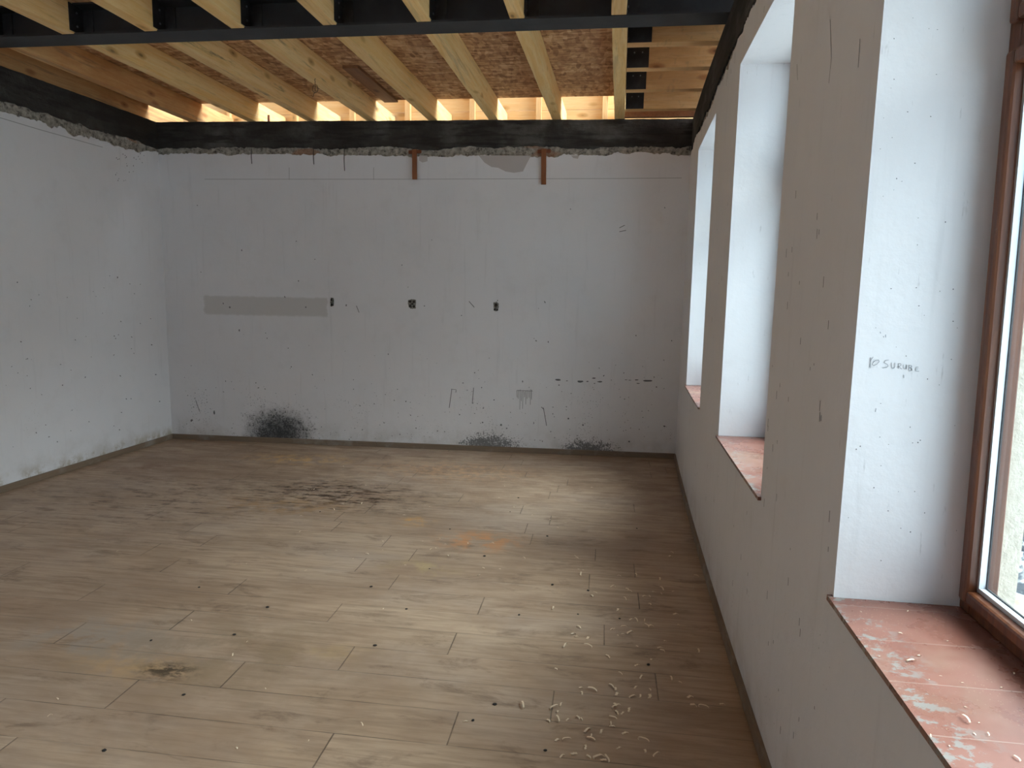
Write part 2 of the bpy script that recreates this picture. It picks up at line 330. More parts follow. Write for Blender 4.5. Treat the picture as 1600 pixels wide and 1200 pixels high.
# ------------------------------------------------------------------ mesh helper
class MB:
    def __init__(s): s.v = []; s.f = []; s.mi = []
    def quad(s, a, b, c_, d, m=0):
        i = len(s.v); s.v += [tuple(a), tuple(b), tuple(c_), tuple(d)]; s.f.append((i, i+1, i+2, i+3)); s.mi.append(m)
    def poly(s, pts, m=0):
        i = len(s.v); s.v += [tuple(q) for q in pts]; s.f.append(tuple(range(i, i+len(pts)))); s.mi.append(m)
    def hexa(s, P, m=0):  # 8 points: bottom ring 0-3, top ring 4-7
        i = len(s.v); s.v += [tuple(q) for q in P]
        for f in ((3, 2, 1, 0), (4, 5, 6, 7), (0, 1, 5, 4), (1, 2, 6, 5), (2, 3, 7, 6), (3, 0, 4, 7)):
            s.f.append(tuple(i+k for k in f)); s.mi.append(m)
    def box(s, x0, x1, y0, y1, z0, z1, m=0):
        s.hexa([(x0, y0, z0), (x1, y0, z0), (x1, y1, z0), (x0, y1, z0), (x0, y0, z1), (x1, y0, z1), (x1, y1, z1), (x0, y1, z1)], m)
    def beam(s, A, B, wv, hv, m=0, seg=1, wob=0):  # from A to B, spanned by vectors wv, hv
        A, B, wv, hv = map(Vector, (A, B, wv, hv)); i = len(s.v)
        for k in range(seg+1):
            t = k/seg; c0 = A.lerp(B, t)
            if wob and 0 < k < seg: c0 = c0+Vector((random.uniform(-wob, wob), 0, random.uniform(-wob, wob)))
            for q in (c0, c0+wv, c0+wv+hv, c0+hv): s.v.append(tuple(q))
        for k in range(seg):
            for j in range(4):
                a = i+4*k+j; b = i+4*k+(j+1) % 4; s.f.append((a, b, b+4, a+4)); s.mi.append(m)
        s.f.append((i+3, i+2, i+1, i)); s.mi.append(m); e = i+4*seg; s.f.append((e, e+1, e+2, e+3)); s.mi.append(m)
    def tube(s, pts, r, n=6, m=0):
        pts = [Vector(q) for q in pts]; i0 = len(s.v)
        for k, q in enumerate(pts):
            d = (pts[min(k+1, len(pts)-1)]-pts[max(k-1, 0)]).normalized()
            a = d.orthogonal().normalized() if k == 0 else (a-d*a.dot(d)).normalized()
            b = d.cross(a)
            for j in range(n):
                t = 2*math.pi*j/n; s.v.append(tuple(q+(a*math.cos(t)+b*math.sin(t))*r))
        for k in range(len(pts)-1):
            for j in range(n):
                a0 = i0+k*n+j; b0 = i0+k*n+(j+1) % n; s.f.append((a0, b0, b0+n, a0+n)); s.mi.append(m)
        s.f.append(tuple(i0+j for j in reversed(range(n)))); s.mi.append(m)
        e = i0+(len(pts)-1)*n; s.f.append(tuple(e+j for j in range(n))); s.mi.append(m)
    def build(s, name, mats, parent=None, center=True, bevel=0, smooth=False, merge=False):
        me = bpy.data.meshes.new(name); vs = [Vector(q) for q in s.v]; c0 = Vector((0, 0, 0))
        if center and vs:
            lo = Vector([min(q[k] for q in vs) for k in range(3)]); hi = Vector([max(q[k] for q in vs) for k in range(3)])
            c0 = (lo+hi)/2; c0.z = lo.z
        me.from_pydata([tuple(q-c0) for q in vs], [], s.f)
        for mt in (mats if isinstance(mats, (list, tuple)) else [mats]): me.materials.append(mt)
        for pl, k in zip(me.polygons, s.mi): pl.material_index = k; pl.use_smooth = smooth
        bm = bmesh.new(); bm.from_mesh(me)
        if merge: bmesh.ops.remove_doubles(bm, verts=bm.verts, dist=1e-5)
        bmesh.ops.recalc_face_normals(bm, faces=bm.faces) if merge else None
        bm.to_mesh(me); bm.free()
        o = bpy.data.objects.new(name, me); COL.objects.link(o); o.location = c0
        if parent is not None:
            o.parent = parent
            pw = Vector((0, 0, 0)); q = parent
            while q is not None: pw += q.location; q = q.parent
            o.location = c0-pw
        if bevel:
            b = o.modifiers.new('bevel', 'BEVEL'); b.width = bevel; b.segments = 2; b.limit_method = 'ANGLE'
        return o
def tag(o, label=None, cat=None, group=None, kind=None):
    if label: o['label'] = label
    if cat: o['category'] = cat
    if group: o['group'] = group
    if kind: o['kind'] = kind
    return o
def empty(name, loc):
    o = bpy.data.objects.new(name, None); COL.objects.link(o); o.location = loc; o.empty_display_size = .1; return o
ORD = ['first', 'second', 'third', 'fourth', 'fifth', 'sixth', 'seventh', 'eighth', 'ninth', 'tenth']
def rag(t, seed, amp=1.):
    return amp*(noise.noise(Vector((t*2.1, seed, 0)))*.035+noise.noise(Vector((t*9, seed, 4)))*.022+noise.noise(Vector((t*37, seed, 8)))*.012)

# ------------------------------------------------------------------ setting: floor
m = MB(); m.quad((-5.2, YF-.3, 0), (.93, YF-.3, 0), (.93, 7.0, 0), (-5.2, 7.0, 0)); m.quad((-5.2, YF-.3, -.2), (-5.2, 7.0, -.2), (.93, 7.0, -.2), (.93, YF-.3, -.2))
tag(m.build('floor', M_FLOOR, center=False), kind='structure')

# back wall: masonry core with a plaster skin that breaks off in a ragged line under the ring beam
def skin(m, P, top, n, s0, s1, nv, thick=.018, mi=0):
    """P(s) -> point at floor level; nv = direction into the wall."""
    for k in range(n):
        a = s0+(s1-s0)*k/n; b = s0+(s1-s0)*(k+1)/n; A = Vector(P(a)); B = Vector(P(b)); ta = top(a); tb = top(b)
        A1 = A.copy(); A1.z = ta; B1 = B.copy(); B1.z = tb
        m.quad(A, B, B1, A1, mi); m.quad(A1, B1, B1+nv*thick, A1+nv*thick, mi)
ZB = 2.868   # underside of the ring beam
def topB(x):
    q = 2.795+.012*math.sin(x*1.3)+rag(x, 1.)
    return q
m = MB(); nv = Vector((0, 1, 0))
skin(m, lambda x: (x, YB(x), 0), topB, 520, XL0, XR(6.48)+.02, nv)
a, b = XL0-.2, 1.05
m.hexa([(a, YB(a)+.017, 0), (b, YB(b)+.017, 0), (b, YB(b)+.42, 0), (a, YB(a)+.42, 0), (a, YB(a)+.017, ZB+.01), (b, YB(b)+.017, ZB+.01), (b, YB(b)+.42, ZB+.01), (a, YB(a)+.42, ZB+.01)], 1)
wall_back = tag(m.build('wall_back', [MP_B, M_MORTAR], center=False), kind='structure')
def topL(y): return 2.80+.03*math.sin(y*1.9+1)+rag(y, 7., 1.3)
m = MB(); skin(m, lambda s: (XLW(s), s, 0), topL, 700, D0+.005, YF, Vector((-1, 0, 0)))
def hx(f, y0, y1, z0, z1, o0, o1, m, mi):
    m.hexa([(f(y0)+o0, y0, z0), (f(y0)+o1, y0, z0), (f(y1)+o1, y1, z0), (f(y1)+o0, y1, z0), (f(y0)+o0, y0, z1), (f(y0)+o1, y0, z1), (f(y1)+o1, y1, z1), (f(y1)+o0, y1, z1)], mi)
hx(XLW, YF, D0+.4, 0, ZB+.01, -.4, -.017, m, 1)
wall_left = tag(m.build('wall_left', [MP_L, M_MORTAR], center=False), kind='structure')
# wall behind the camera
m = MB(); OX0, OX1, OZ = -4.1, -2.4, 2.4   # unglazed opening behind the camera, added to let in fill light
m.box(-5.1, OX0, YF-.3, YF, 0, ZB); m.box(OX1, XO(0), YF-.3, YF, 0, ZB); m.box(OX0, OX1, YF-.3, YF, OZ, ZB)
tag(m.build('wall_front', MP_B, center=False), kind='structure')

# right wall with window openings
ys = sorted(set([YF, 6.50]+[v for ab in WINS for v in ab]+[YF+.1*i for i in range(1, 99)]))
m = MB(); zr = 2.83
def inwin(y): return any(a-1e-6 < y < b+1e-6 for a, b in WINS)
def topR(y): return 2.80+.02*math.sin(y*2.3)+rag(y, 13., 1.3)
for a, b in zip(ys, ys[1:]):
    if b-a < 1e-4: continue
    mid = (a+b)/2; za = []
    spans = [(0, ZS), (ZW, None)] if inwin(mid) else [(0, None)]
    for z0, z1 in spans:
        if z1 is not None: m.quad((XR(a), a, z0), (XR(a), a, z1), (XR(b), b, z1), (XR(b), b, z0), 0)
        else:
            n = max(2, int((b-a)/.01))
            for k in range(n):
                p0 = a+(b-a)*k/n; p1 = a+(b-a)*(k+1)/n
                m.quad((XR(p0), p0, z0), (XR(p0), p0, topR(p0)), (XR(p1), p1, topR(p1)), (XR(p1), p1, z0), 0)
                m.quad((XR(p0), p0, topR(p0)), (XR(p0)+.018, p0, topR(p0)), (XR(p1)+.018, p1, topR(p1)), (XR(p1), p1, topR(p1)), 0)
    for z0, z1 in ([(0, ZS), (ZW, ZB)] if inwin(mid) else [(0, ZB)]):
        m.quad((XO(a), a, z0), (XO(b), b, z0), (XO(b), b, z1), (XO(a), a, z1), 1)
    m.quad((XR(a)+.017, a, ZW+.05), (XR(b)+.017, b, ZW+.05), (XR(b)+.017, b, ZB+.01), (XR(a)+.017, a, ZB+.01), 2)
    m.quad((XR(a)+.017, a, ZB+.01), (XR(b)+.017, b, ZB+.01), (XO(b), b, ZB+.01), (XO(a), a, ZB+.01), 2)
FX = []
for i, (a, b) in enumerate(WINS):
    xf = .848 if i == 2 else XR(max(.1, (a+b)/2))+.275
    FX.append(xf); xm = xf+.045
    for (x0f, x1f, mi) in ((lambda y: XR(y), lambda y: xm, 0), (lambda y: xm, lambda y: XO(y), 1)):
        for yy in (a, b): m.quad((x0f(yy), yy, ZS-.02), (x1f(yy), yy, ZS-.02), (x1f(yy), yy, ZW), (x0f(yy), yy, ZW), mi)
        n = 8
        for k in range(n):
            p0 = a+(b-a)*k/n; p1 = a+(b-a)*(k+1)/n
            m.quad((x0f(p0), p0, ZW), (x1f(p0), p0, ZW), (x1f(p1), p1, ZW), (x0f(p1), p1, ZW), mi)
            m.quad((x0f(p0), p0, ZS-.02), (x0f(p1), p1, ZS-.02), (x1f(p1), p1, ZS-.02), (x1f(p0), p0, ZS-.02), mi)
wall_right = tag(m.build('wall_right', [MP_R, M_STUCCO, M_MORTAR], center=False), kind='structure')

# windows: brown frame, mullions, spacer bar, panes and the tiled sill
def window(i):
    a, b = WINS[i]; xf = FX[i]; a += .002; b -= .002; zs = ZS+.001; zt = ZW-.002
    root = empty('window_%d' % (i+1), (xf+.04, (a+b)/2, zs)); tag(root, kind='structure')
    lean = .02 if i == 2 else 0   # the nearest frame is set slightly out of plumb
    def fin(m, name, mt, par, **kw):
        m.v = [(x-lean*(z-zs), y, z) for x, y, z in m.v]; return m.build(name, mt, par, **kw)
    def rect(m, x0, x1, w_, y0, y1, z0, z1):
        m.box(x0, x1, y0, y0+w_, z0, z1); m.box(x0, x1, y1-w_, y1, z0, z1)
        m.box(x0, x1, y0+w_, y1-w_, z0, z0+w_); m.box(x0, x1, y0+w_, y1-w_, z1-w_, z1)
    zt0 = 2.055
    m = MB(); rect(m, xf+.012, xf+.072, .044, a, b, zs, zt); m.box(xf+.012, xf+.072, a+.044, b-.044, zt0, zt0+.075)
    fin(m, 'outer_frame', M_FRAME, root, bevel=.004)
    for (z0, z1) in ((zs+.034, zt0+.01), (zt0+.065, zt-.034)):
        m = MB(); rect(m, xf-.008, xf+.030, .032, a+.028, b-.030, z0, z1)
        s = fin(m, 'sash', M_FRAME, root, bevel=.007)
        y0, y1 = a+.058, b-.058; za, zb = z0+.030, z1-.030
        m = MB(); rect(m, xf+.016, xf+.030, .012, y0, y1, za, zb); fin(m, 'spacer_bar', M_SPACER, s)
        m = MB(); rect(m, xf+.0302, xf+.034, .014, y0, y1, za, zb); fin(m, 'gasket', M_GASK, s)
        m = MB(); m.box(xf+.0305, xf+.0345, y0, y1, za, zb); fin(m, 'glass_pane', M_GLASS, s)
    # tiled sill
    m = MB(); n = 12; ov = .012
    y0, y1 = a-.012, b+.014
    pr = [y0, a]+[a+(b-a)*k/n for k in range(1, n)]+[b, y1]
    for p0, p1 in zip(pr, pr[1:]):
        ear = p0 < a-1e-6 or p1 > b+1e-6
        b0, b1 = (XR(p0)-.0005, XR(p1)-.0005) if ear else (xf+.04, xf+.04)
        f0, f1 = XR(p0)-ov, XR(p1)-ov
        m.quad((f0, p0, ZS+.001), (b0, p0, ZS+.001), (b1, p1, ZS+.001), (f1, p1, ZS+.001))
        m.quad((f0, p0, ZS-.012), (f1, p1, ZS-.012), (b1, p1, ZS-.012), (b0, p0, ZS-.012))
        m.quad((f0, p0, ZS-.012), (f0, p0, ZS+.001), (f1, p1, ZS+.001), (f1, p1, ZS-.012))
    for p in (y0, y1): m.quad((XR(p)-ov, p, ZS-.012), (XR(p), p, ZS-.012), (XR(p), p, ZS+.001), (XR(p)-ov, p, ZS+.001))
    m.build('window_sill', M_TILE, root)
for i in range(4): window(i)

# baseboards
m = MB(); n = 40
for k in range(n):
    a = XL0+(XR(6.45)-XL0)*k/n; b = XL0+(XR(6.45)-XL0)*(k+1)/n-(.004 if k == 16 else 0)
    m.hexa([(a, YB(a)-.014, .001), (b, YB(b)-.014, .001), (b, YB(b)-.0005, .001), (a, YB(a)-.0005, .001), (a, YB(a)-.012, .048), (b, YB(b)-.012, .048), (b, YB(b)-.0005, .052), (a, YB(a)-.0005, .052)])
tag(m.build('baseboard_back', M_BASE, center=False), kind='structure')
m = MB(); n = 30
for k in range(n):
    a = YF+(D0-YF)*k/n; b = YF+(D0-YF)*(k+1)/n; hx(XLW, a, b, .001, .05, .0005, .013, m, 0)
tag(m.build('baseboard_left', M_BASE, center=False), kind='structure')
m = MB(); n = 50
for k in range(n):
    a = YF+(6.45-YF)*k/n; b = YF+(6.45-YF)*(k+1)/n; hx(XR, a, b, .001, .055, -.014, -.0005, m, 0)
tag(m.build('baseboard_right', M_BASE, center=False), kind='structure')

# ------------------------------------------------------------------ concrete ring beam on the three walls
random.seed(3)
def ringseg(m, P, nv, s0, s1, n, zb, seed, inner=.004):
    """front face with a slightly uneven lower edge; P(s)=point on plaster plane."""
    prev = None
    for k in range(n+1):
        s = s0+(s1-s0)*k/n; q = Vector(P(s)); lo = zb+rag(s, seed, .9)
        cur = (Vector((q.x, q.y, lo))+nv*inner, Vector((q.x, q.y, ZT+rag(s, seed+3, .12)))+nv*inner, Vector((q.x, q.y, lo))+nv*.4, Vector((q.x, q.y, ZT))+nv*.4)
        if prev:
            m.quad(prev[0], cur[0], cur[1], prev[1]); m.quad(prev[1], cur[1], cur[3], prev[3]); m.quad(prev[2], prev[3], cur[3], cur[2]); m.quad(prev[0], prev[2], cur[2], cur[0])
        prev = cur
m = MB()
ringseg(m, lambda x: (x, YB(x), 0), Vector((0, 1, 0)), XL0-.3, 1.0, 300, ZB-.005, 21)
ringseg(m, lambda s: (XLW(s), s, 0), Vector((-1, 0, 0)), D0+.3, YF, 400, ZB-.005, 31)
ringseg(m, lambda s: (XR(max(.01, s)), s, 0), Vector((1, 0, 0)), 6.6, YF, 400, ZB-.02, 41)
tag(m.build('ring_beam', M_CONC, center=False), 'dark bare concrete ring beam running round the top of the white walls', 'concrete beam')

# ------------------------------------------------------------------ ceiling deck (OSB sheets) and steel beam
DE = at(900, 151, 2, DECK).y
print('deck end', DE)
random.seed(5)
m = MB()
yy = DE
sheets = []
m.box(-5.0, 1.1, YF, DE, DECK, DECK+.018)
tag(m.build('ceiling', M_OSB, center=False), kind='structure')
m = MB()
yc = YI; prof = [(-.09, 0), (.09, 0), (.09, .012), (.006, .018), (.006, .172), (.09, .178), (.09, .19), (-.09, .19), (-.09, .178), (-.006, .172), (-.006, .018), (-.09, .012)]
yc = YI+.09; zb0 = ZT-.004
x0, x1 = XLW(yc)-.2, 1.0
prof = [(yc+a, zb0+b) for a, b in prof]
m.poly([(x0, a, b) for a, b in prof][::-1]); m.poly([(x1, a, b) for a, b in prof])
for k in range(len(prof)):
    a = prof[k]; b = prof[(k+1) % len(prof)]; m.quad((x0, *a), (x0, *b), (x1, *b), (x1, *a))
tag(m.build('steel_beam', M_STEEL, merge=True), 'long black steel I-beam crossing the ceiling and carrying the timber joists', 'steel beam')

# ------------------------------------------------------------------ joists
JW = .085; JH = DECK-ZT-.001; HB = JH
near = [(955, 25), (798, 33), (653, 37), (505, 40), (359, 43), (220, 46), (89, 50)]
farp = [(960, 188), (862.5, 187), (764, 188), (670, 189), (575, 190), (483, 191), (389, 191), (295, 190)]
NX = [at(*q, 2, ZT).x for q in near]; FXJ = [at(*q, 2, ZT) for q in farp]
NX += [NX[-1]-.575, NX[-1]-1.15]; FJ = [q.x for q in FXJ] + [FXJ[-1].x-.56]
print('near', [round(v, 2) for v in NX], 'far', [round(v, 2) for v in FJ])
def bracket(j, x, y0, y1, sgn):   # angle plate on the joist's right flank and on the beam's web, with bolts
    m = MB(); m.box(x+.0005, x+.006, min(y0, y1), max(y0, y1), ZT+.012, ZT+JH-.008)
    yw = y0; m.box(x+.0005, x+.075, yw-.003, yw+.003, ZT+.02, ZT+JH-.02)
    b = m.build('steel_bracket', M_BRK, j)
    for zz in (.05, .13):
        m = MB(); m.tube([(x+.006, (y0+y1)/2, ZT+zz), (x+.012, (y0+y1)/2, ZT+zz)], .006, 6)
        m.build('bolt', M_BOLT, b)
YW0, YW1 = yc-.0075, yc+.0075
mats = [M_JOIST, M_JOIST, M_JOIST, M_JOIST, M_JOISTW, M_JOISTW, M_JOIST, M_JOISTO, M_JOISTO]
END = 6.97
for k in range(9):
    xn, xfv = NX[k], FJ[k]; sl = (xfv-xn)/(6.4-YI)
    if k == 8: xn = xfv; sl = 0
    A = (xn+sl*(YW1-YI), YW1, ZT+.0005); B = (xn+sl*(END-YI), END, ZT+.0005)
    m = MB(); ww = JW*(1.0 if k else .09/.085)
    m.beam(A, B, (ww, 0, 0), (0, 0, JH-.002), seg=24, wob=.0012)
    lab = ('pale timber ceiling joist beyond the steel beam, %s from the right' % ORD[k]) if k else 'pale trimmer joist beyond the steel beam, holding the short cross joists'
    j = tag(m.build('ceiling_joist', mats[k], bevel=.003), lab if k < 8 else 'reddish timber joist lying beside the left wall top, beyond the steel beam', 'joist', 'joists beyond the steel beam')
    if k < 8: bracket(j, A[0]+ww, YW1+.003, YW1+.12, 1)
for k in range(9):
    xn = NX[k]+.0; A = (xn, YW0, ZT+.0005); B = (xn-.02, YF+.02, ZT+.0005)
    if k == 8: break
    m = MB(); ww = JW
    m.beam(A, B, (ww, 0, 0), (0, 0, JH-.002), seg=24, wob=.0012)
    j = tag(m.build('ceiling_joist', M_JOIST if k % 3 else M_JOISTW, bevel=.003), 'timber joist bolted to the near side of the steel beam, %s from the right' % ORD[k], 'joist', 'joists on the near side of the steel beam')
    bracket(j, A[0]+ww, YW0-.003, YW0-.12, -1)
# short cross joists between the trimmer and the right wall
sj = [(at(1050, v, 2, ZT).y) for v in (65.5, 105, 139, 169.5)]
print('short', sj)
for k, yj in enumerate(sj):
    xt = NX[0]+(FJ[0]-NX[0])*(yj-YI)/(6.4-YI)+.094
    m = MB(); m.beam((xt, yj, ZT+.001), (.95, yj+.01, ZT+.001), (0, .085, 0), (0, 0, JH-.002), seg=6, wob=.0008)
    j = tag(m.build('short_joist', M_JOISTX, bevel=.002), 'short timber cross joist between trimmer and window wall, %s beyond the steel beam' % ORD[k], 'joist', 'short cross joists by the window wall')
    m = MB(); m.box(xt+.0, xt+.15, yj-.0055, yj-.0005, ZT+.002, ZT+JH-.004); m.box(xt+.001, xt+.006, yj-.07, yj-.0055, ZT+.01, ZT+JH-.01)
    b = m.build('steel_bracket', M_BRK, j)
    for xx in (.05, .105):
        m = MB(); m.tube([(xt+xx, yj-.0055, ZT+.10), (xt+xx, yj-.0125, ZT+.10)], .005, 6); m.build('bolt', M_BOLT, b)
yj = at(1050, 181, 2, ZT).y+.03
m = MB(); m.beam((NX[0]+.13, yj, ZT+.002), (.95, yj+.01, ZT+.002), (0, .05, 0), (0, 0, .07))
tag(m.build('wall_plate', M_BROWNB, bevel=.002), 'short reddish brown timber lying on the concrete in the far right corner', 'timber')

# boards and studs closing the eaves beyond the back wall
YBD = 6.99; random.seed(8)
for k in range(8):
    z0 = 2.86+.155*k
    m = MB(); m.beam((-5.2, YBD+random.uniform(0, .004), z0), (1.3, YBD+random.uniform(0, .004), z0), (0, .024, 0), (0, 0, .151), seg=3, wob=.001)
    tag(m.build('eave_board', M_BOARDX), 'long bright timber board seen through the gap above the back wall, %s from the bottom' % ORD[k], 'board', 'boards beyond the back wall')
for k, px in enumerate([941, 837, 733, 632, 545, 455, 350]):
    q = at(px, 172, 1, YBD-.06)
    m = MB(); m.beam((q.x, YBD-.052, 2.9), (q.x, YBD-.052, 4.08), (.055, 0, 0), (0, .05, 0))
    tag(m.build('eave_stud', M_STUD, bevel=.002), 'pale upright stud against the boards above the back wall, %s from the right' % ORD[k], 'stud', 'studs beyond the back wall')
# unseen roof added over the attic to hold back sky light at the gap
m = MB(); m.box(-6.0, 1.6, YF-.5, 6.1, 5.0, 5.03)
tag(m.build('trim_1', M_OSB, center=False), kind='structure')

# brown board under the deck
a = at(535, 102, 2, DECK); b = at(612, 156, 2, DECK)
m = MB(); m.beam((a.x, a.y, DECK-.024), (a.x+.02, b.y, DECK-.024), (.13, 0, 0), (0, 0, .022))
tag(m.build('brown_board', M_BROWNB, bevel=.001), 'dark reddish brown board nailed under the chipboard deck between two joists', 'board')
# twisted wire hanging from a joist
q = at(492, 122, 2, ZT)
m = MB(); pts = [(q.x+.004*math.sin(t*2.2), q.y, ZT-.002-t*.006) for t in range(4)]
pts += [(q.x+.022*math.sin(t/10*2*math.pi), q.y+.004*t/10, ZT-.045-.03*(1-math.cos(t/10*2*math.pi))) for t in range(11)]
pts += [(q.x-.004*t+.003*math.sin(t*2), q.y, ZT-.045-.05-.008*t) for t in range(6)]
m.tube(pts, .0022, 5)
tag(m.build('wire_loop', M_WIRE), 'small twisted loop of dark wire hanging under a ceiling joist', 'wire')
# rusty pin standing on the ring beam
q = at(420, 190, 1, YB(-2.2)+.1)
m = MB(); m.tube([(q.x, q.y, ZT-.004), (q.x, q.y, ZT+.09)], .011, 8)
tag(m.build('rusty_rebar', M_RUST), 'short rusty steel bar standing on the back ring beam between joists', 'steel bar')
# hanging laths
for (px0, y0, y1, wd, lab) in ((648, 234, 281, .043, 'short reddish brown lath hanging below the back beam, nearer the middle'), (850, 233, 289, .045, 'longer reddish brown lath hanging below the back beam, nearer the window wall')):
    t = atB(px0, y0); b = atB(px0, y1)
    m = MB(); m.beam((t.x-wd/2+.006, YB(t.x)-.032, b.z), (t.x-wd/2, YB(t.x)-.022, t.z), (wd, 0, 0), (0, .020, 0), seg=4, wob=.001)
    r = tag(m.build('hanging_lath', M_LATH, bevel=.002), lab, 'lath', 'brown laths under the back beam')
    m = MB(); m.beam((t.x-.06, YB(t.x)-.001, t.z-.035), (t.x+.06, YB(t.x)-.001, t.z-.03), (0, .02, 0), (0, 0, .03)); m.build('wedge', M_RUST, r, bevel=.003)
for (px, y0, y1, lab) in ((393, 236, 256, 'short dark tie wire hanging below the back beam, leftmost of three'), (490, 232, 257, 'dark tie wire hanging below the back beam, middle of three'), (538, 230, 267, 'longest dark tie wire hanging below the back beam')):
    t = atB(px, y0); b = atB(px, y1); yy = YB(t.x)
    m = MB(); m.tube([(t.x, yy-.002, t.z+.02), (t.x+.002, yy-.006, t.z), (t.x-.002, yy-.006, (t.z+b.z)/2), (t.x+.001, yy-.005, b.z)], .003, 5)
    tag(m.build('tie_wire', M_WIRE), lab, 'wire', 'tie wires under the back beam')

# ------------------------------------------------------------------ opened socket holes on the back wall
random.seed(11)
def socket(px, py, w_, h_, label, holes):
    q = atB(px, py); y0 = YB(q.x); root = empty('socket_hole', (q.x, y0, q.z-h_/2)); tag(root, label, 'socket hole', 'opened socket holes on the back wall')
    m = MB(); n = 26; ring = []; ring2 = []
    for k in range(n):
        t = 2*math.pi*k/n; sq = 1/max(abs(math.cos(t)), abs(math.sin(t)))**.6; r = 1+random.uniform(-.12, .12)
        ring.append((q.x+w_/2*math.cos(t)*sq*r*.85, y0-.0006, q.z+h_/2*math.sin(t)*sq*r*.85)); ring2.append((q.x+w_/2*math.cos(t)*sq*r*.7, y0-.004, q.z+h_/2*math.sin(t)*sq*r*.7))
    for k in range(n): m.quad(ring[k], ring[(k+1) % n], ring2[(k+1) % n], ring2[k])
    m.poly(ring2)
    m.build('mortar_patch', M_PUTTY, root)
    for (hx_, hz_, r) in holes:
        m = MB(); cx, cz = q.x+hx_*w_, q.z+hz_*h_
        o1 = [(cx+r*math.cos(t*math.pi/5), y0-.0065, cz+r*math.sin(t*math.pi/5)*1.1) for t in range(10)]
        o2 = [(cx+r*.75*math.cos(t*math.pi/5), y0-.0045, cz+r*.75*math.sin(t*math.pi/5)*1.1) for t in range(10)]
        o3 = [(cx+r*1.15*math.cos(t*math.pi/5), y0-.004, cz+r*1.15*math.sin(t*math.pi/5)*1.1) for t in range(10)]
        for k in range(10): m.quad(o1[k], o1[(k+1) % 10], o2[(k+1) % 10], o2[k]); m.quad(o3[k], o3[(k+1) % 10], o1[(k+1) % 10], o1[k])
        m.poly(o2); m.build('hole', M_DIRT_HOLE, root)  # raised black disc: shade inside the hole put into its colour
socket(519, 472, .045, .10, 'narrow grey opened socket hole at the end of the beige paint band', [(-.15, .2, .008), (-.1, -.25, .010)])
socket(644, 475, .095, .105, 'square opened double socket hole with rough mortar, middle of the back wall', [(-.2, .22, .010), (.2, .2, .010), (-.2, -.2, .010), (.2, -.22, .010), (0, 0, .008)])
socket(775, 479, .060, .105, 'small rounded opened socket hole on the back wall nearest the windows', [(0, .15, .012), (-.15, -.25, .008), (.2, -.3, .007)])

# ------------------------------------------------------------------ scuffs, scratches and handwriting on the walls (thin marks on the plaster)
def mark(m, proj, offs, px, py, w_, h_, rot=0, mi=0):
    """irregular elliptic mark; w_,h_ in picture-sized pixels at that wall"""
    n = 9; pts = []
    for k in range(n):
        t = 2*math.pi*k/n; r = random.uniform(.7, 1.15); a = w_/2*math.cos(t)*r; b = h_/2*math.sin(t)*r
        pts.append(proj(px+a*math.cos(rot)-b*math.sin(rot), py+a*math.sin(rot)+b*math.cos(rot))+offs)
    m.poly(pts, mi)
def stroke(m, proj, offs, pts, wd, mi=0):
    P = [proj(*q)+offs for q in pts]
    nv = offs.normalized()
    for a, b in zip(P, P[1:]):
        d = (b-a); 
        if d.length < 1e-6: continue
        s_ = d.normalized().cross(nv)*wd/2; e = d.normalized()*wd*.3
        m.quad(a-e-s_, b+e-s_, b+e+s_, a-e+s_, mi)
oB, oL, oR = Vector((0, -.0012, 0)), Vector((.0012, 0, 0)), Vector((-.0012, 0, 0))
random.seed(21)
m = MB()
for (px, py, a, b) in [(872, 593.5, 10, 3), (886, 595, 4, 1.5), (906, 596, 10, 3.5), (918, 596, 4, 2), (928, 591, 7, 2), (937, 596.5, 8, 2.5), (929, 599, 3, 1.5), (984, 594, 5, 1), (995, 593.5, 7, 2), (1012, 595, 14, 3), (997, 599, 6, 1.4), (978, 593.4, 5, 1)]:
    mark(m, atB, oB, px, py, a, b)
for _ in range(260):
    px = random.uniform(285, 1040); py = 690-abs(random.gauss(0, 75)); s_ = random.choice([1., 1.2, 1.4, 1.7, 2.2])
    mark(m, atB, oB, px, py, s_*random.uniform(.6, 1), s_*random.uniform(.7, 1.2), random.uniform(0, 3))
for _ in range(22): mark(m, atB, oB, random.uniform(270, 1060), random.uniform(290, 600), 1.6, random.uniform(1.2, 4), random.uniform(-.6, .6))
for (px, py, w_, h_) in [(359, 480, 3.2, 2.8), (478, 480, 2.6, 2.6), (541, 477, 2, 4), (374, 516, 2, 5), (299, 657, 3, 4), (335, 645, 3, 7), (1038, 666, 4, 3), (983, 690, 3, 3), (783, 664, 3.5, 3.5), (754, 660, 2.5, 2.5), (834, 661, 1.5, 4), (888, 654, 3, 3), (911, 664, 3, 3)]:
    mark(m, atB, oB, px, py, w_, h_)
for pts in ([(306, 626), (312, 643)], [(557, 478), (561, 488)], [(849, 637), (854, 665)], [(706, 608), (702, 637)], [(740, 606), (738, 630)], [(846, 636), (850, 640)], [(733, 471), (741, 480)], [(968, 356), (976, 352)], [(968, 362), (978, 360)]):
    stroke(m, atB, oB, pts, .006)
for k in range(11):
    x = 808+k*2.3+random.uniform(-.6, .6); y0 = 609+random.uniform(-1, 3); stroke(m, atB, oB, [(x, y0), (x+random.uniform(-.8, .8), y0+random.uniform(8, 32))], .0035)
stroke(m, atB, oB, [(808, 610), (832, 611)], .004); stroke(m, atB, oB, [(705, 608), (713, 609), (712, 613)], .004)
m.build('scuff_marks', M_SCUFF, wall_back)
m = MB(); stroke(m, atB, oB, [(320, 280), (640, 280), (960, 279), (1065, 278)], .005)
for px in (452, 584): stroke(m, atB, oB, [(px, 262), (px, 281)], .005)
m.build('chalk_line', M_FAINT, wall_back)
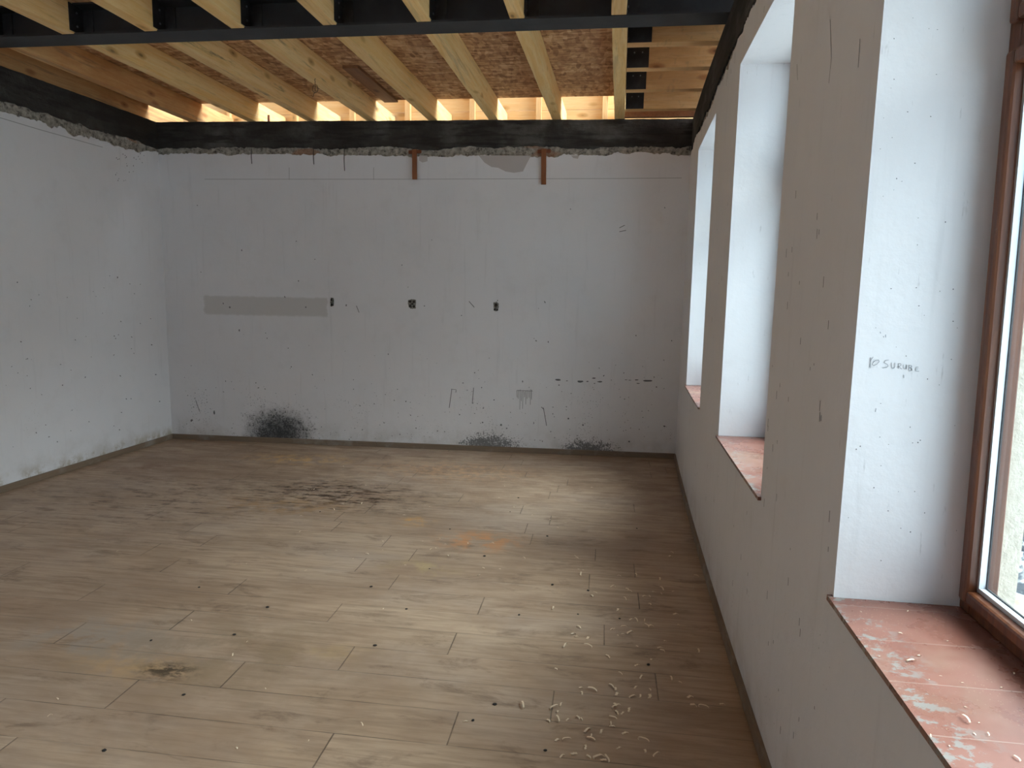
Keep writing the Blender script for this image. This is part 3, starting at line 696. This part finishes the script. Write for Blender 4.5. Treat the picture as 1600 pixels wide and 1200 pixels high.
m = MB(); top = [atB(x, 243)+oB*.5 for x in (748, 775, 800, 830)]; low = [atB(*q)+oB*.5 for q in ((824, 254), (817, 268), (803, 270), (790, 268), (778, 262), (768, 261), (757, 254))]
m.poly(top+low); m.poly([atB(*q)+oB*.5 for q in ((655, 243), (668, 243), (668, 252), (660, 254), (655, 251))]); m.poly([atB(*q)+oB*.5 for q in ((892, 243), (905, 243), (903, 248), (896, 247))])
m.build('bare_patch', M_PATCH, wall_back)
m = MB()
for _ in range(60):
    px = random.uniform(5, 255); mark(m, atL, oL, px, random.uniform(430, 735-px*.25), random.uniform(1, 2.2), random.uniform(1, 3), random.uniform(0, 3))
for _ in range(26): mark(m, atL, oL, random.uniform(180, 225), random.uniform(235, 285), 1.2, random.uniform(1, 3))
m.build('scuff_marks', M_SCUFF, wall_left)
m = MB(); stroke(m, atL, oL, [(0, 184), (60, 202), (160, 230)], .006); m.build('chalk_line', M_FAINT, wall_left)
m = MB()
for _ in range(90):
    px = random.uniform(1070, 1300); lo = 700+(px-1060)*3.0; py = random.uniform(300, min(1190, lo)); p = atR(px, py)
    if inwin(p.y) and p.z > ZS-.03: continue
    s_ = .008; L = random.uniform(.005, .03)
    q = Vector((XR(p.y)-.0012, p.y, p.z)); m.quad(q, q+Vector((0, .004, 0)), q+Vector((0, .005, L)), q+Vector((0, .001, L)))
for _ in range(26):
    yq = random.uniform(1.7, 5.9); q = Vector((XR(yq)-.0012, yq, random.uniform(2.68, 2.74))); L = random.uniform(.02, .07)
    m.quad(q, q+Vector((0, .004, 0)), q+Vector((0, .005, L)), q+Vector((0, .001, L)))
for pts in ([(1298, 30), (1300, 90), (1296, 130)], [(1246, 100), (1247, 125)], [(1345, 60), (1342, 105)]):
    P = [atR(*q) for q in pts]; 
    for a, b in zip(P, P[1:]): m.quad(a+oR, b+oR, b+oR+Vector((0, .003, 0)), a+oR+Vector((0, .003, 0)))
m.build('scuff_marks', M_SCUFF, wall_right)
# handwriting "10 SURUBE" on the far jamb of the nearest window
def atJ(px, py): return at(px, py, 1, WINS[2][1])
oJ = Vector((0, -.001, 0)); m = MB()
# letters as strokes in photo-crop units (crop 1300..1500 x 500..650 at 8x)
K = lambda L: [(1300+a/8, 500+b/8) for a, b in L]
LET = [[(512, 462), (485, 500), (468, 590)], [(480, 470), (478, 600)],
       [(520, 520), (500, 555), (520, 570), (560, 550), (588, 520), (580, 500), (545, 505), (515, 525)],
       [(705, 500), (665, 505), (648, 530), (690, 555), (700, 575), (680, 592), (632, 600)],
       [(742, 535), (742, 590), (755, 605), (775, 600), (783, 585), (783, 535)],
       [(828, 545), (828, 605)], [(828, 545), (855, 545), (862, 560), (850, 575), (828, 578), (868, 612)],
       [(892, 560), (892, 600), (905, 612), (925, 605), (930, 560), (930, 615)],
       [(960, 565), (960, 635)], [(960, 565), (990, 568), (995, 585), (965, 597), (995, 605), (998, 628), (960, 638)],
       [(1075, 590), (1050, 588), (1042, 615), (1045, 638), (1085, 640)], [(1043, 614), (1070, 612)]]
for L in LET: stroke(m, atJ, oJ, K(L), .0013)
for L in ([(600, 150), (605, 165)], [(640, 205), (645, 215)], [(668, 185), (668, 215)], [(548, 1105), (540, 1145)], [(895, 690), (895, 720)]): stroke(m, atJ, oJ, K(L), .0018)
tag(m.build('pencil_writing', M_PENCIL, wall_right), 'grey pencil handwriting on the window jamb')
m = MB(); random.seed(5)
for _ in range(60):
    px = random.uniform(1325, 1500); py = random.uniform(20, 925); p = atJ(px, py)
    if not (XR(1.67)+.01 < p.x < .84 and ZS+.03 < p.z < ZW): continue
    mark(m, atJ, oJ, px, py, random.uniform(1, 2.6), random.uniform(1, 2.6))
m.build('scuff_marks', M_SCUFF, wall_right)

# ------------------------------------------------------------------ wood shavings on the floor and on the nearest sill
random.seed(31)
def curl(seed):
    rr = random.Random(seed); m = MB(); n = 9; R0 = rr.uniform(.006, .011); turns = rr.uniform(.30, .62); w_ = rr.uniform(.005, .010); P = []
    for k in range(n+1):
        t = k/n*turns*2*math.pi; r = R0*(1+.25*k/n); P.append((r*math.cos(t)*1.3, .0, r*math.sin(t)*.55, k/n*rr.uniform(.5, 1)*.012))
    for a, b in zip(P, P[1:]):
        m.quad((a[0], a[3]-w_/2, a[2]), (b[0], b[3]-w_/2, b[2]), (b[0], b[3]+w_/2, b[2]), (a[0], a[3]+w_/2, a[2]))
    me = m.build('tmp', M_SHAVE, center=False, merge=True); 
    zmin = min(v.co.z for v in me.data.vertices)
    for v in me.data.vertices: v.co.z -= zmin
    return me
protos = [curl(k) for k in range(5)]
for pr in protos: pr.data.name = 'wood_shaving'
def put(px, py, z, s_, label, group, k):
    q = at(px, py, 2, z); o = protos[k % 5].copy(); o.name = 'wood_shaving'; COL.objects.link(o)
    o.location = (q.x, q.y, z+.0008); o.rotation_euler = (0, 0, random.uniform(0, 6.3)); o.scale = (s_,)*3
    tag(o, label, 'wood shaving', group)
FS = [(905, 980), (917, 998), (881, 1011), (950, 1025), (998, 1088), (990, 1090), (960, 1103), (965, 1107), (975, 1115), (1062, 1068), (1050, 1060), (857, 1126), (873, 1124), (889, 1125), (907, 1125), (875, 1102), (870, 1113), (953, 1133), (958, 1137), (922, 1149), (923, 1154), (869, 1157), (887, 1158), (917, 1167), (943, 1187), (937, 1185), (1015, 978), (1009, 980), (1030, 1012), (1020, 1032), (1090, 1018), (1082, 1102), (1100, 1108), (1130, 1102), (909, 1077), (925, 1077), (960, 1078), (868, 1108), (1008, 932), (1022, 926), (1035, 920), (1015, 945), (995, 970), (985, 968), (1040, 1003)]
for _ in range(60): FS.append((random.gauss(960, 55), random.uniform(860, 1190)))
for _ in range(50): FS.append((random.uniform(450, 1060), random.uniform(720, 900)))
for _ in range(14): FS.append((random.uniform(60, 800), random.uniform(830, 1190)))
for i, (px, py) in enumerate(FS):
    q = at(px, py, 2, 0)
    if q.x > XR(min(6.4, q.y))-.05: continue
    far_ = py < 900 and i >= 45
    if i < 105: put(px, py, 0, random.uniform(.7, 1.35), 'small pale curled wood shaving on the floor nearer the window wall', 'wood shavings along the window wall', i)
    elif i < 155: put(px, py, 0, random.uniform(.5, .9), 'tiny pale wood shaving scattered on the far half of the floor', 'wood shavings on the far floor', i)
    else: put(px, py, 0, random.uniform(.4, .8), 'tiny pale wood shaving on the open near floor, away from the window wall', 'wood shavings on the left floor', i)
for i, (px, py, s_) in enumerate([(1426, 1035, 1.1), (1435, 1025, .6), (1510, 1125, 1.2), (1345, 956, .4), (1417, 955, .6), (1406, 990, .5), (1480, 1002, .4), (1543, 1149, .6), (1522, 1148, .5), (1531, 1131, .4), (1588, 1187, .8), (1583, 1053, .6), (1455, 1151, .5), (1505, 1068, .4), (1453, 1063, .4), (1375, 1027, .3), (1564, 1075, .4), (1470, 1058, .3), (1508, 1105, .4), (1485, 1167, .5)]):
    put(px, py, ZS+.001, s_*.55, 'pale wood shaving lying on the terracotta sill of the nearest window', 'wood shavings on the nearest sill', i)
for pr in protos: bpy.data.objects.remove(pr)
# black crumbs on the floor
random.seed(77)
crumb = None
for i, (px, py) in enumerate([(236, 1001), (287, 1086), (586, 1009), (418, 949), (163, 1173), (311, 918), (811, 961), (919, 923), (773, 1101), (852, 1173), (968, 967), (903, 960), (863, 914), (797, 800), (810, 778), (703, 827), (855, 838), (1013, 1039), (635, 952), (739, 1126), (366, 992), (671, 889), (580, 917), (995, 826), (757, 869), (500, 800)]):
    q = at(px, py, 2, 0)
    if crumb is None:
        m = MB(); n = 7; rings = []
        for (zz, r) in ((.0, .8), (.35, 1.), (.75, .7)):
            rings.append([(r*math.cos(2*math.pi*k/n)*random.uniform(.8, 1.2), r*math.sin(2*math.pi*k/n)*random.uniform(.8, 1.2), zz) for k in range(n)])
        for a, b in zip(rings, rings[1:]):
            for k in range(n): m.quad(a[k], a[(k+1) % n], b[(k+1) % n], b[k])
        m.poly(rings[-1]); o = crumb = m.build('dirt_crumb', M_DIRT_HOLE, center=False)
    else:
        o = crumb.copy(); COL.objects.link(o)
    s_ = random.uniform(.004, .008); o.scale = (s_*1.3, s_, s_*.6); o.rotation_euler = (0, 0, random.uniform(0, 6)); o.location = (q.x, q.y, .0008)
    tag(o, 'small black crumb of dirt on the laminate floor', 'dirt crumb', 'black crumbs on the floor')

# ------------------------------------------------------------------ outside: snow, plastic sheeting, foam, shrub
def terrain(name, x0, x1, y0, y1, n, f, mat_, **kw):
    m = MB(); vs = []
    for j in range(n+1):
        for i in range(n+1):
            x = x0+(x1-x0)*i/n; y = y0+(y1-y0)*j/n; vs.append((x, y, f(x, y)))
    m.v = vs
    for j in range(n):
        for i in range(n):
            a = j*(n+1)+i; m.f.append((a, a+1, a+n+2, a+n+1)); m.mi.append(0)
    return m.build(name, mat_, smooth=True, **kw)
def snow(x, y):
    r = max(0, min(1, (x-1.3)/1.5)); return -.32+.10*r*noise.noise(Vector((x*.8, y*.8, 1)))+.05*r*noise.noise(Vector((x*3, y*3, 5)))
tag(terrain('snow_ground', .9, 25, -12, 30, 150, snow, M_SNOW, center=False), kind='structure')
m = MB(); m.quad((-60, -60, -.42), (80, -60, -.42), (80, 90, -.42), (-60, 90, -.42)); tag(m.build('trim_2', M_SNOW, center=False), kind='structure')
def lump(name, cx, cy, rx, ry, h, crumple, mat_, seed, n=48):
    m = MB(); 
    for j in range(n+1):
        r = j/n
        for i in range(n):
            t = 2*math.pi*i/n; x = cx+rx*r*math.cos(t); y = cy+ry*r*math.sin(t)
            e = h*(1-r**2.2)+crumple*(abs(noise.noise(Vector((x*3.3, y*3.3, seed))))*1.2+abs(noise.noise(Vector((x*8, y*8, seed))))*.5-.2)*(1-r**6)
            m.v.append((x, y, -.36+e+(.0 if r < 1 else -.05)))
    for j in range(n):
        for i in range(n):
            a = j*n+i; b = j*n+(i+1) % n; m.f.append((a, b, b+n, a+n)); m.mi.append(0)
    return m.build(name, mat_, smooth=True)
tag(lump('plastic_sheet', 3.35, 5.5, 1.1, 1.3, .40, .62, M_PLAST, 3), 'crumpled dark plastic sheet on the snow outside the nearest window', 'plastic sheet')
tag(lump('snow_heap', 3.9, 8.4, 1.6, 1.2, .9, .2, M_SNOW, 19), 'heap of snow behind the dark plastic sheet outside', 'snow heap')
tag(lump('foam_piece', 2.4, 3.75, .42, .36, .30, .16, M_FOAM, 15), 'pale yellowish lump of foam on the snow close outside the nearest window', 'foam')
random.seed(9)
sh = empty('snowy_shrub', (6.2, 10.2, -.3)); tag(sh, 'bare twiggy shrub dusted with snow far outside the window', 'shrub')
m = MB()
for k in range(60):
    a = random.uniform(0, 6.3); l = random.uniform(.8, 1.9); sp = random.uniform(.2, .9); p0 = Vector((6.2+random.uniform(-.3, .3), 10.2+random.uniform(-.3, .3), -.35))
    p1 = p0+Vector((sp*math.cos(a)*.5, sp*math.sin(a)*.5, l*.5)); p2 = p0+Vector((sp*math.cos(a), sp*math.sin(a), l)); m.tube([p0, p1, p2], .012, 4)
    for q in range(3):
        d = p1.lerp(p2, random.random()); m.tube([d, d+Vector((random.uniform(-.3, .3), random.uniform(-.3, .3), random.uniform(.1, .35)))], .007, 4)
m.build('twigs', M_TWIG, sh)
